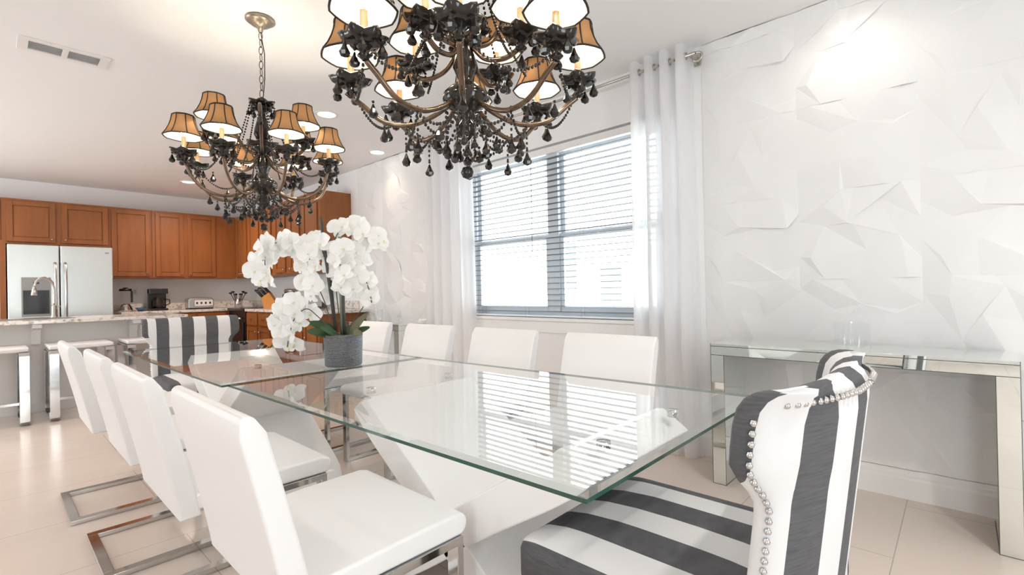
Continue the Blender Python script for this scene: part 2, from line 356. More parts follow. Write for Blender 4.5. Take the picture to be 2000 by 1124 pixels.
# curtains on a rod
rodz, rody = 2.645, YW - .115
rod = thing('curtain_rod', 'thin brushed metal curtain rod with curled finial above the dining window', 'curtain rod', (mxc, rody, rodz))
MB().tube([(-1.62, 0, 0), (1.31, 0, 0)], .011, 12).build('pole', NICKEL, rod)
for sgn, xe in ((-1, -1.62), (1, 1.31)):
    MB().tube([(xe, 0, 0)] + [(xe + sgn * (.012 + .032 * math.sin(t)), 0, -.0 - .028 * (1 - math.cos(t))) for t in [k * .35 for k in range(13)]], .008, 8).build('finial', NICKEL, rod)
    MB().box(xe - sgn * .03 - .012, xe - sgn * .03 + .012, 0, .108, -.012, .012).box(xe - sgn * .03 - .02, xe - sgn * .03 + .02, .104, .113, -.04, .04).build('bracket', NICKEL, rod, .002)
def curtain(x0, x1, folds, label, seed, z1=2.715):
    r = random.Random(seed); o = thing('curtain', label, 'curtain', ((x0 + x1) / 2, rody, 0), 0, None); h = (x1 - x0) / 2
    nx = folds * 14; nz = 26; vs = []; ph = [r.uniform(-.5, .5) for _ in range(folds + 2)]
    for j in range(nz + 1):
        z = .006 + (z1 - .006) * j / nz; t = j / nz
        for i in range(nx + 1):
            q = i / nx; a = 2 * PI * folds * q
            amp = .052 * (1 - .18 * math.sin(3 * q + z)) * (1 if t > .85 else .92)
            flare = 1 + .13 * (1 - t) ** 2
            x = (-h + 2 * h * q) * flare + .012 * math.sin(2 * a) * (1 if t > .5 else 1.3) + .01 * (1 - t) * math.sin(5 * q + 2 * z)
            y = min(amp * math.cos(a + .35 * (1 - t) * math.sin(7 * q + seed)), .085)
            vs.append((x, y, z))
    fs = [(j * (nx + 1) + i, j * (nx + 1) + i + 1, (j + 1) * (nx + 1) + i + 1, (j + 1) * (nx + 1) + i) for j in range(nz) for i in range(nx)]
    me = bpy.data.meshes.new('panel'); me.from_pydata(vs, [], fs); me.materials.append(SHEER)
    for p in me.polygons: p.use_smooth = True
    link('fabric', me, o)
    for k in range(folds * 2):
        q = (k + .5) / (folds * 2); x = -h + 2 * h * q
        g = MB(); n = 14; pts = [(x + .004 * math.sin(t), .021 * math.cos(t), rodz + .021 * math.sin(t)) for t in [2 * PI * i / n for i in range(n)]]
        g.tube(pts + pts[:1], .0045, 6, False).build('grommet', NICKEL, o)
    return o
curtain(-1.72, -1.27, 4, 'sheer white grommet curtain right of the window, next to the mirrored console', 2)
curtain(-4.13, -3.44, 5, 'sheer white grommet curtain left of the window, behind the far white chairs', 5)

# ------------------------------------------------------------------ ceiling fittings
def downlight(x, y, label, power, col, spot=1.9, tilt=None):
    o = thing('recessed_light', label, 'ceiling light', (x, y, ZC), 0, 'recessed ceiling lights')
    MB().lathe([(.075, 0), (.098, 0), (.098, -.006), (.078, -.008), (.075, 0)], (0, 0, 0), 28).build('trim_ring', TRIM, o)
    MB().lathe([(1e-4, -.002), (.076, -.002)], (0, 0, 0), 28).build('diffuser', LED, o)
    l = bpy.data.lights.new('downlight_glow', 'SPOT'); l.energy = power; l.color = col; l.spot_size = spot; l.spot_blend = .8; l.shadow_soft_size = .05
    q = bpy.data.objects.new('downlight_glow', l); C.objects.link(q); q.parent = o; q.location = (0, 0, -.02)
    return o
WARM = (1, .80, .60)
downlight(-4.12, 2.06, 'round lit ceiling light between the two chandeliers', 30, WARM)
downlight(-7.9, 1.91, 'round lit ceiling light over the kitchen, behind the far chandelier', 60, (1, .80, .66), 2.9)
downlight(-4.85, 3.02, 'small lit ceiling light close to the relief wall left of the window', 4.5, WARM)
downlight(-.42, 2.93, 'lit ceiling light above the mirrored console by the relief wall', 4.5, (1, .96, .90), 2.5)
downlight(-6.0, -.7, 'unseen ceiling light added as fill over the bar stools', 45, (1, .76, .62), 2.8)  # added out of view to brighten the kitchen
downlight(-8.0, -.3, 'unseen ceiling light added as fill over the refrigerator side of the kitchen', 25, (1, .80, .66), 2.9)  # second kitchen fill lamp, added out of view
downlight(.9, 1.3, 'unseen ceiling light added to brighten the floor at the right end of the room', 46, (1, .96, .90), 2.7)  # added out of view, lifts the floor on the right
downlight(-.9, -.7, 'unseen ceiling light added as fill above the foreground white chair', 14, (1, .96, .90), 2.7)  # added out of view as overhead fill for the seats
downlight(-3.2, -.7, 'unseen ceiling light added as fill over the aisle beside the white chairs', 22, (1, .93, .86), 2.7)  # added out of view as overhead fill for floor and seats
v = thing('ceiling_vent', 'white two-bay ceiling air vent with grey louvres', 'vent', (-4.25, .35, ZC))
fr_ = MB(); fr_.box(-.11, -.07, -.22, .22, -.008, 0).box(.07, .11, -.22, .22, -.008, 0).box(-.07, .07, -.22, -.17, -.008, 0).box(-.07, .07, .17, .22, -.008, 0).box(-.07, .07, -.015, .015, -.008, 0)
fr_.build('frame', TRIM, v, .002)
for y0 in (-.17, .015):
    lv = MB()
    for k in range(9): x = -.066 + k * .0165; lv.add([(x, y0, -.001), (x + .012, y0, -.007), (x + .012, y0 + .155, -.007), (x, y0 + .155, -.001)], [(0, 1, 2, 3)])
    lv.build('louvre_panel', ALUM, v)

# ------------------------------------------------------------------ dining tables
def table(name, Q, label, px=0):
    cx, cy = sum(q[0] for q in Q) / 4, sum(q[1] for q in Q) / 4; outer = [(x - cx, y - cy) for x, y in Q]
    o = thing('dining_table', label, 'table', (cx, cy, 0)); zt = .75; bv = .022
    inner = [(x - math.copysign(bv, x), y - math.copysign(bv, y)) for x, y in outer]
    g = MB(); g.add([(x, y, zt) for x, y in inner], [(0, 1, 2, 3)]); g.build('glass_top', TGLASS, o)
    vs = [(x, y, zt) for x, y in inner] + [(x, y, zt - .004) for x, y in outer]
    tag(MB().add(vs, [(i, 4 + i, 4 + (i + 1) % 4, (i + 1) % 4) for i in range(4)]).build('bevelled_rim', BEVEL, o))
    vs = [(x, y, zt - .004) for x, y in outer] + [(x, y, zt - .013) for x, y in outer]
    tag(MB().add(vs, [(i, 4 + i, 4 + (i + 1) % 4, (i + 1) % 4) for i in range(4)]).build('glass_edge', TEDGE, o), 'dark green glass edge')
    # white X-shaped pedestal of two curved slabs crossing at the middle
    for sg in (1, -1):
        cl = []
        for k in range(25):
            t = k / 24; z = t * (zt - .035)
            xx = .60 - 1.28 * (t ** .9) if False else .52 * math.cos(PI * t) - .10 * math.sin(2 * PI * t)
            cl.append((px + sg * xx, z))
        th = .058; up = []; lo = []
        for i, (x, z) in enumerate(cl):
            a = cl[max(i - 1, 0)]; b2 = cl[min(i + 1, 24)]; dx, dz = b2[0] - a[0], b2[1] - a[1]; l = math.hypot(dx, dz)
            n = (-dz / l, dx / l); up.append((x + n[0] * th, max(z + n[1] * th, 0) if i else 0)); lo.append((x - n[0] * th, max(z - n[1] * th, 0) if i else 0))
        mb = MB(); hw = .27
        # quads between the two outlines, capped on both sides
        vs = []; n = len(up)
        for y in (-hw, hw):
            vs += [(x, y, min(z, zt - .02)) for x, z in up] + [(x, y, min(z, zt - .02)) for x, z in lo]
        fs = []
        for i in range(n - 1):
            fs += [(i, i + 1, n + i + 1, n + i), (2 * n + i, 3 * n + i, 3 * n + i + 1, 2 * n + i + 1), (i, 2 * n + i, 2 * n + i + 1, i + 1), (n + i, n + i + 1, 3 * n + i + 1, 3 * n + i)]
        fs += [(0, n, 3 * n, 2 * n), (n - 1, 3 * n - 1, 4 * n - 1, 2 * n - 1)]
        mb.add(vs, fs); mb.build('pedestal_slab', LACQ, o, .006)
    for sx_ in (px - .54, px + .54):
        for sy_ in (-.2, .2): MB().lathe([(.018, zt - .022), (.018, zt - .001)], (sx_, sy_, 0), 20).build('glass_mount', CHROME, o)
    return o
table('near', [(-2.312, .693), (-.505, .733), (-.507, 1.80), (-2.312, 1.715)], 'near glass dining table with thick green edge on a white crossed pedestal', .21)
table('far', [(-4.395, .634), (-2.320, .668), (-2.320, 1.715), (-4.40, 1.75)], 'far glass dining table pushed end to end, holding the orchid pot')

# ------------------------------------------------------------------ white sled-base chairs
def make_white_chair(label):
    o = thing('dining_chair', label, 'chair', (0, 0, 0), 0, None)       # local +y forward, origin under seat
    # local y 0 = back edge of the base (world .31)
    seat = MB(); prof = [(.085, .455), (.56, .452), (.575, .465), (.58, .49), (.57, .508), (.54, .516), (.35, .514), (.085, .505)]
    seat.prism(prof, -.26, .26, 'x'); seat.build('seat', LEATHER, o, .014, 4)
    bk = []; zz = [.432 + (.888 - .432) * k / 12 for k in range(13)]
    rear = [(.088 - .10 * ((z - .432) / .456) ** 1.15, z) for z in zz]; fron = [(y + .060 - .008 * ((z - .432) / .456), z + .004) for y, z in rear]
    fron[-1] = (fron[-1][0] - .012, rear[-1][1] - .002); rear[-1] = (rear[-1][0] + .010, rear[-1][1] - .003)
    bk = rear + [((rear[-1][0] + fron[-1][0]) / 2, .895)] + fron[::-1]
    b_ = MB(); b_.prism(bk, -.262, .262, 'x'); b_.build('backrest', LEATHER, o, .016, 4)
    base = MB(); hw = .245
    for sg in (-1, 1):
        x = sg * hw
        base.bar([(x, 0, .011), (x, .545, .011), (x, .545, .443), (x, .2, .443)], (.022, 0, 0), .011)
    base.bar([(-hw + .02, .018, .011), (hw - .02, .018, .011)], (0, .019, 0), .011)
    base.box(-hw, hw, .2, .24, .434, .45)
    base.build('sled_base', CHROME, o, .002, 2)
    return o
CH = [-3.52, -2.77, -2.03, -1.285]
lab = ['white chair nearest the kitchen on the camera side of the tables', 'white chair second from the kitchen on the camera side, overlapped by the next chair',
       'white chair just behind the closest one on the camera side of the tables', 'large foreground white leatherette chair with chrome sled base, closest to the camera']
proto = make_white_chair(lab[3])
for i, x in enumerate(CH):
    o = proto if i == 3 else copy_tree(proto, label=lab[i]); o.location = (x, (.262, .298, .302, .326)[i], 0); o['group'] = 'white chairs along the tables'
lab = ['white chair behind the orchid pot, farthest left on the window side', 'white chair in front of the left curtain on the window side',
       'white chair under the left half of the window on the window side', 'white chair under the right half of the window, nearest the right curtain']
for i, x in enumerate((-3.56, -2.80, -2.06, -1.32)):
    o = copy_tree(proto, (x, 2.165, 0), PI, lab[i], 'white chairs along the tables')

# ------------------------------------------------------------------ striped wing chairs
def striped_chair(label, loc, rz, flip=1):
    o = thing('wing_chair', label, 'chair', loc, rz, 'striped wing chairs at the table ends')     # local +x forward
    s = MB(); n = 14; vs = []; X0, X1, Y = -.30, .335, .30
    loops = [(.40, .96, 0), (.405, 1.0, 0), (.47, 1.0, 0), (.485, .985, 1), (.492, .93, 1), (.503, .75, 1), (.511, .45, 1), (.514, .1, 1)]
    per = []
    for k in range(40):
        a = 2 * PI * k / 40; c_, s_ = math.cos(a), math.sin(a); e = .14
        per.append((math.copysign(abs(c_) ** e, c_), math.copysign(abs(s_) ** e, s_)))
    for z, f_, dome in loops:
        for px, py in per: vs.append(((X0 + X1) / 2 + (X1 - X0) / 2 * px * f_, Y * py * f_, z))
    fs = [(j * 40 + k, j * 40 + (k + 1) % 40, (j + 1) * 40 + (k + 1) % 40, (j + 1) * 40 + k) for j in range(len(loops) - 1) for k in range(40)]
    fs += [tuple(range(39, -1, -1)), tuple((len(loops) - 1) * 40 + k for k in range(40))]
    s.add(vs, fs, True); band(s.build('seat', STRIPE, o), [flip * (y - .125) + (math.copysign(max(.47 - z, 0), y) * flip if abs(y) > .28 else 0) for x, y, z in vs])
    # wraparound back with wings
    half_out = [(0, 0), (.3, .010), (.5, .034), (.68, .068), (.82, .103), (.92, .137), (.975, .163), (1.0, .190)]
    half_roll = [(.985, .215), (.950, .226), (.90, .222), (.865, .205)]
    half_in = [(.82, .190), (.68, .165), (.42, .140), (0, .128)]
    half = half_out + half_roll + half_in
    def wd(z):                     # half width
        t = min(max((z - .74) / .09, 0), 1); t = t * t * (3 - 2 * t); return .298 + .055 * t
    def fo(z):                     # how far wings come forward
        t = min(max((z - .73) / .10, 0), 1); t = t * t * (3 - 2 * t); return .50 + .16 * t
    def xr(z): return -.325 - .052 * (z - .5) / .43
    zs = [.30, .33, .45, .56, .66, .72, .745, .77, .795, .82, .85, .89, .92, .938, .949, .954]
    shr = [0, 0, 0, 0, 0, 0, 0, 0, 0, 0, 0, 0, .004, .014, .028, .044]
    vs = []; ring = None; nailpts = {}; bands = []
    for z, sh in zip(zs, shr):
        W, F, X = wd(z), fo(z), xr(z); row = []
        for sgn, seq in ((1, half), (-1, half[::-1][1:-1])):
            for i, (u, d) in enumerate(seq):
                x = X + d * F; y = sgn * u * W
                # inset towards the shell's mid line near the top
                d_mid = .06 * F if u < .85 else (.12 * F if u < .93 else .1 * F)
                mx_, my_ = X + d_mid, sgn * min(u, .94) * W
                l = math.hypot(mx_ - x, my_ - y); k_ = min(sh / l, .93) if l > 1e-6 else 0
                row.append((x + (mx_ - x) * k_, y + (my_ - y) * k_, z))
        n = len(row); vs += row
        arc = [0]; P0 = [(u * W, d * F) for u, d in half]
        for a_, b_2 in zip(P0, P0[1:]): arc.append(arc[-1] + math.hypot(a_[0] - b_2[0], a_[1] - b_2[1]))
        no_ = len(half_out) - 1; full = arc[no_]; hb = []
        for i, (u, d) in enumerate(half):
            hb.append(arc[i] if i <= no_ else (full + .01 if i <= no_ + 3 else u * W * full / (.88 * W)))
        hb = [h if i <= no_ + 3 else half[i][0] * W * 1.12 for i, h in enumerate(hb)]
        bands += [flip * h - .035 for h in hb] if False else [flip * (h - .02) if flip > 0 else -h - .035 for h in hb]
        bands += [flip * (-h - .02) if flip > 0 else h - .035 for h in hb[::-1][1:-1]]
        for sgn in (1, -1):
            u, d = (.985, .170)
            nailpts.setdefault(sgn, []).append(Vector((X + d * F - (.0 if z < .7 else .0), sgn * (u * W + .002), z)))
    fs = [(j * n + k, j * n + (k + 1) % n, (j + 1) * n + (k + 1) % n, (j + 1) * n + k) for j in range(len(zs) - 1) for k in range(n)]
    m_ = len(zs) - 1; h_ = len(half)
    fs.append(tuple(range(n - 1, -1, -1)))
    # top cap as strips between outer and inner outlines
    no = len(half_out) + 2; top = [m_ * n + k for k in range(n)]
    fs.append(tuple(top))
    band(MB().add(vs, fs, True).build('backrest', STRIPE, o), bands)
    for sgn in (1, -1):
        nl = MB(); P = [p for p in nailpts[sgn] if .33 <= p.z <= .93]; acc = 0; last = P[0]
        for a, b2 in zip(P, P[1:]):
            seg = (b2 - a).length; t = 0
            k = 0
            while acc + seg - t >= .018:
                t += .018 - acc; acc = 0; nl.ball(a.lerp(b2, t / seg), .0066, 6)
            acc += seg - t
        nl.build('nailhead_trim', CHROME, o)
    # along the top rear edge
    nl = MB(); z = .93; W, F, X = wd(z), fo(z), xr(z); path = [Vector((X + d * F, u * W + .003, z)) for u, d in half_out[1:6]]
    path = [Vector((X - .003, 0, z))] + [p + Vector((-.004, 0, 0)) for p in path]
    for sgn in (1, -1):
        for a, b2 in zip(path, path[1:]):
            k = max(1, round((b2 - a).length / .018))
            for q in range(k): p = a.lerp(b2, q / k); nl.ball((p.x, p.y * sgn, p.z), .0066, 6)
    nl.build('nailhead_trim', CHROME, o)
    for sx_, sy_ in ((1, 1), (1, -1), (-1, 1), (-1, -1)):
        x = .26 if sx_ > 0 else -.25; y = sy_ * .25; k = 0 if sx_ > 0 else -.05
        MB().prism([(x - .024, .40), (x + .024, .40), (x + k + .015, 0), (x + k - .015, 0)], y - .022, y + .022, 'y').build('leg', CORK, o, .003)
    return o
striped_chair('grey and white striped wing chair with nailhead trim in the right foreground', (-.515, 1.20, 0), PI)
striped_chair('grey and white striped wing chair at the kitchen end of the tables', (-4.50, 1.165, 0), 0, -1)

# ------------------------------------------------------------------ mirrored consoles
def console(label, cx):
    o = thing('mirrored_console', label, 'console table', (cx, 3.0, 0)); h = .615; d = .19
    MB().box(-h, h, -d, d, .785, .80).build('top', MIRROR, o, .0015)
    MB().box(-h + .001, h - .001, -d + .001, d - .001, .735, .784).build('apron', MIRROR, o, .0015)
    for sg in (-1, 1):
        x0, x1 = sorted((sg * h, sg * (h - .072)))
        MB().box(x0 + .001, x1 - .001, -d + .001, d - .001, 0, .734).build('leg', MIRROR, o, .0015)
    e = MB()
    e.box(-h, h, -d - .0006, -d + .001, .7835, .7855).box(-h, h, -d - .0006, -d + .001, .7335, .7355)
    for sg in (-1, 1):
        xi = sg * (h - .072); e.box(xi - .001, xi + .001, -d - .0004, -d + .001, .0, .734)
        xo = sg * h; e.box(xo - .001, xo + .001, -d - .0004, -d + .001, .0, .80)
        a_, c_ = sorted((sg * h, sg * (h - .072))); e.box(a_, c_, -d - .0006, -d + .001, 0, .002)
        e.box(xi - .0006, xi + .0006, -d, d, 0, .002)
    e.build('panel_seams', SEAM, o)
    return o
console('mirrored console table right of the window behind the striped chair', -.443)
console('mirrored console table left of the window, mostly hidden by the orchid and white chairs', -4.80)
def vase(label, loc, seed, n=9, hh=.40):
    r = random.Random(seed); o = thing('glass_vase', label, 'vase', loc)
    MB().lathe_open([(1e-4, .006), (.072, .006), (.074, .0), (.078, .01), (.078, .13), (.075, .13), (.075, .01)], (0, 0, 0), 28).build('vessel', VGLASS, o)
    for k in range(n):
        a = 2 * PI * k / n; sp = r.uniform(.02, .13); z = hh * r.uniform(.68, 1.03); m = MB()
        tip = (sp * math.cos(a), sp * math.sin(a), z); m.tube([(.03 * math.cos(a), .03 * math.sin(a), .02), (.3 * tip[0], .3 * tip[1], z * .6), tip], .0016, 5)
        for q in range(5):
            b_ = 2 * PI * q / 5; m.tube([tip, (tip[0] + .022 * math.cos(b_), tip[1] + .022 * math.sin(b_), tip[2] + .008)], .0013, 4)
        m.build('glass_sprig', VGLASS, o)
    return o
vase('clear glass vase of glass sprigs on the right mirrored console', (-.41, 2.98, .8005), 4)
vase('clear glass vase of sprigs on the left mirrored console behind the orchid', (-4.95, 3.03, .8005), 9, 6)

# ------------------------------------------------------------------ orchid
OX, OY = -2.385, 1.262
orc = thing('potted_orchid', 'white orchid with many blooms in a woven silver-grey pot on the far glass table', 'plant', (OX, OY, .7505))
MB().lathe([(1e-4, 0), (.086, 0), (.093, .006), (.098, .165), (.094, .167), (.088, .155), (1e-4, .15)], (0, 0, 0), 40).build('pot', POT, orc)
MB().lathe([(1e-4, .157), (.05, .158), (.087, .150)], (0, 0, 0), 24).build('soil', STAKE, orc)
Rh = Vector((math.cos(_y), math.sin(_y), 0)); Dh = Vector((-math.sin(_y), math.cos(_y), 0)); SC = 392.
def OP(px, py, d=0):
    k = (2.51 + d) / 2.51
    # pot base sits 148 px below eye level in these plan units; scale outwards with depth
    return Rh * ((px - 668) / SC * k) + Dh * d + Vector((0, 0, (EYE - .75) + ((718 - py) / SC - (EYE - .75)) * k))
def flower_mesh():
    m = MB()
    def petal(ang, ln, wd, tilt, cup):
        vs = []; n = 6
        for i in range(n + 1):
            t = i / n; wv = wd * math.sin(PI * min(t * .92 + .06, 1)) ** .7
            for s_ in (-1, -.5, 0, .5, 1):
                x = wv * s_; y = ln * t; z = tilt * t * ln + cup * (s_ * s_ * wv) - .25 * cup * ln * t * t
                vs.append((x * math.cos(ang) - y * math.sin(ang), x * math.sin(ang) + y * math.cos(ang), z))
        m.add(vs, [(i * 5 + k, i * 5 + k + 1, (i + 1) * 5 + k + 1, (i + 1) * 5 + k) for i in range(n) for k in range(4)], True)
    for a, l, wdt, t, c_ in ((0, .052, .021, .05, .25), (2.2, .050, .020, -.02, .3), (-2.2, .050, .020, -.02, .3), (1.25, .052, .034, .18, .35), (-1.25, .052, .034, .18, .35)): petal(a, l, wdt, t, c_)
    return m.mesh('flower', PETAL)
FM = flower_mesh(); LM = MB().ball((0, -.004, .006), .0055, 8, 1.3).mesh('lip', LIP)
clusters = {  # picture-plan positions of the blooms (right, up), depth
    'arch': [(500, 474, 0), (518, 462, 0), (489, 497, .02), (513, 486, .03), (488, 520, 0), (509, 512, .04), (525, 498, 0), (498, 538, .02), (520, 535, 0), (535, 478, .03), (548, 455, .02), (565, 462, 0), (553, 470, .05)],
    'crown': [(592, 468, .0), (612, 456, .03), (628, 466, -.02), (585, 487, .03), (606, 485, -.05), (628, 490, 0), (596, 508, .04), (618, 512, -.03), (640, 512, .02), (603, 530, 0), (590, 547, .03), (612, 552, -.03), (601, 572, .02), (580, 512, .04), (572, 478, .05)],
    'right': [(655, 482, 0), (676, 478, -.04), (695, 484, .02), (662, 502, -.06), (686, 505, -.03), (708, 505, .03), (660, 528, -.03), (682, 532, -.07), (704, 532, -.02), (718, 545, .02), (672, 556, -.05), (694, 560, -.03), (714, 568, .02), (724, 582, .0), (650, 550, .02), (640, 572, .05)],
    'top': [(654, 437, .03), (670, 432, .0), (686, 431, .04), (704, 437, .02), (716, 447, -.02), (728, 456, .03), (742, 452, 0), (722, 468, .04), (746, 468, -.02)],
    'cascade': [(573, 585, -.04), (594, 596, -.02), (560, 601, -.02), (580, 608, -.08), (548, 598, .0), (602, 610, 0), (534, 630, -.04), (566, 630, -.08), (586, 628, -.05), (552, 648, -.05), (572, 652, -.1), (556, 668, -.08), (575, 672, -.06), (543, 622, -.02)]}
for nm_, pts in clusters.items():
    for (px, py, d) in pts:
        p = OP(px, py, d); o = link('flower', FM, orc); o.location = p; s_ = random.uniform(1.02, 1.32); o.scale = (s_, s_, s_)
        face = (-Dh * 1.2 + Rh * random.uniform(-.9, .9) + Vector((0, 0, random.uniform(-.5, .25))) + (p - Vector((0, 0, .4))).normalized() * .4).normalized()
        q = face.to_track_quat('Z', 'Y'); o.rotation_mode = 'QUATERNION'; o.rotation_quaternion = q @ Matrix.Rotation(random.uniform(-.7, .7), 3, 'Z').to_quaternion()
        link('lip', LM, o)
def curve(pts, n=22):
    P = [Vector(p) for p in pts]; P = [2 * P[0] - P[1]] + P + [2 * P[-1] - P[-2]]; out = []
    for i in range(1, len(P) - 2):
        for k in range(n // (len(P) - 3) + 1):
            t = k / (n // (len(P) - 3) + 1); a, b2, c, d = P[i - 1:i + 3]
            out.append(.5 * ((2 * b2) + (c - a) * t + (2 * a - 5 * b2 + 4 * c - d) * t * t + (3 * b2 - a - 3 * c + d) * t ** 3))
    return out + [P[-2]]
for pts in ([(655, 655, 0), (640, 560, 0), (628, 480, 0), (590, 455, .02), (548, 458, .02), (515, 470, .03), (505, 500, .03), (512, 540, .02)],
            [(664, 655, 0), (655, 560, 0), (652, 470, 0), (672, 433, .02), (712, 440, .02), (750, 462, 0)],
            [(672, 655, .02), (668, 560, .0), (680, 505, -.02), (705, 520, 0), (722, 560, 0), (728, 590, 0)],
            [(655, 650, -.03), (625, 618, -.05), (600, 600, -.05), (578, 620, -.07), (568, 655, -.08), (563, 682, -.08)],
            [(650, 655, 0), (632, 590, 0), (612, 540, 0), (600, 490, 0), (612, 455, 0)],
            [(672, 652, 0), (690, 622, .02), (705, 600, .03), (712, 585, .03)]):
    MB().tube(curve([OP(*p) for p in pts]), .0026, 6).build('stem', STAKE, orc)
for (a, b2, r, m) in (((655, 656, -.01), (627, 412, -.01), .0085, STAKE), ((664, 656, .01), (660, 436, .02), .0075, STEMG), ((671, 656, .0), (669, 540, .0), .0075, STAKE), ((652, 660, .02), (640, 520, .02), .006, STAKE)):
    MB().tube([OP(*a), OP(*b2)], r, 8).build('stake', m, orc)
def leaf(pts, wd, m, twist=0):
    c = curve([OP(*p) for p in pts], 14); vs = []; n = len(c)
    for i, p in enumerate(c):
        t = i / (n - 1); wv = wd * math.sin(PI * (t * .93 + .05)) ** .6; tg = (c[min(i + 1, n - 1)] - c[max(i - 1, 0)]).normalized()
        sd = (tg.cross(Vector((0, 0, 1)).lerp(-Dh, .6 + twist)).normalized())
        for s_ in (-1, -.5, 0, .5, 1): vs.append(p + sd * wv * s_ + Vector((0, 0, .15 * abs(s_) * wv)))
    o = MB().add(vs, [(i * 5 + k, i * 5 + k + 1, (i + 1) * 5 + k + 1, (i + 1) * 5 + k) for i in range(n - 1) for k in range(4)], True).build('leaf', m, orc)
    sm = o.modifiers.new('thick', 'SOLIDIFY'); sm.thickness = .0022
leaf([(655, 662, 0), (635, 640, -.02), (602, 628, -.04)], .026, LEAF); leaf([(660, 662, 0), (640, 652, -.06), (608, 646, -.1)], .028, LEAF)
leaf([(665, 662, 0), (650, 646, -.09), (640, 640, -.14)], .028, LEAF); leaf([(678, 662, 0), (695, 652, -.05), (716, 655, -.06)], .024, OLIVE)
leaf([(680, 664, .0), (692, 640, .0), (714, 612, .02)], .024, OLIVE); leaf([(668, 662, 0), (668, 648, .06), (660, 635, .1)], .028, LEAF)
leaf([(670, 662, 0), (690, 650, .04), (712, 640, .08)], .022, LEAF)
for p in ((757, 466, 0), (497, 548, .0), (564, 683, -.08), (574, 676, -.06)):
    MB().ball(OP(*p), .009, 8, 1.4).build('bud', LIP, orc)

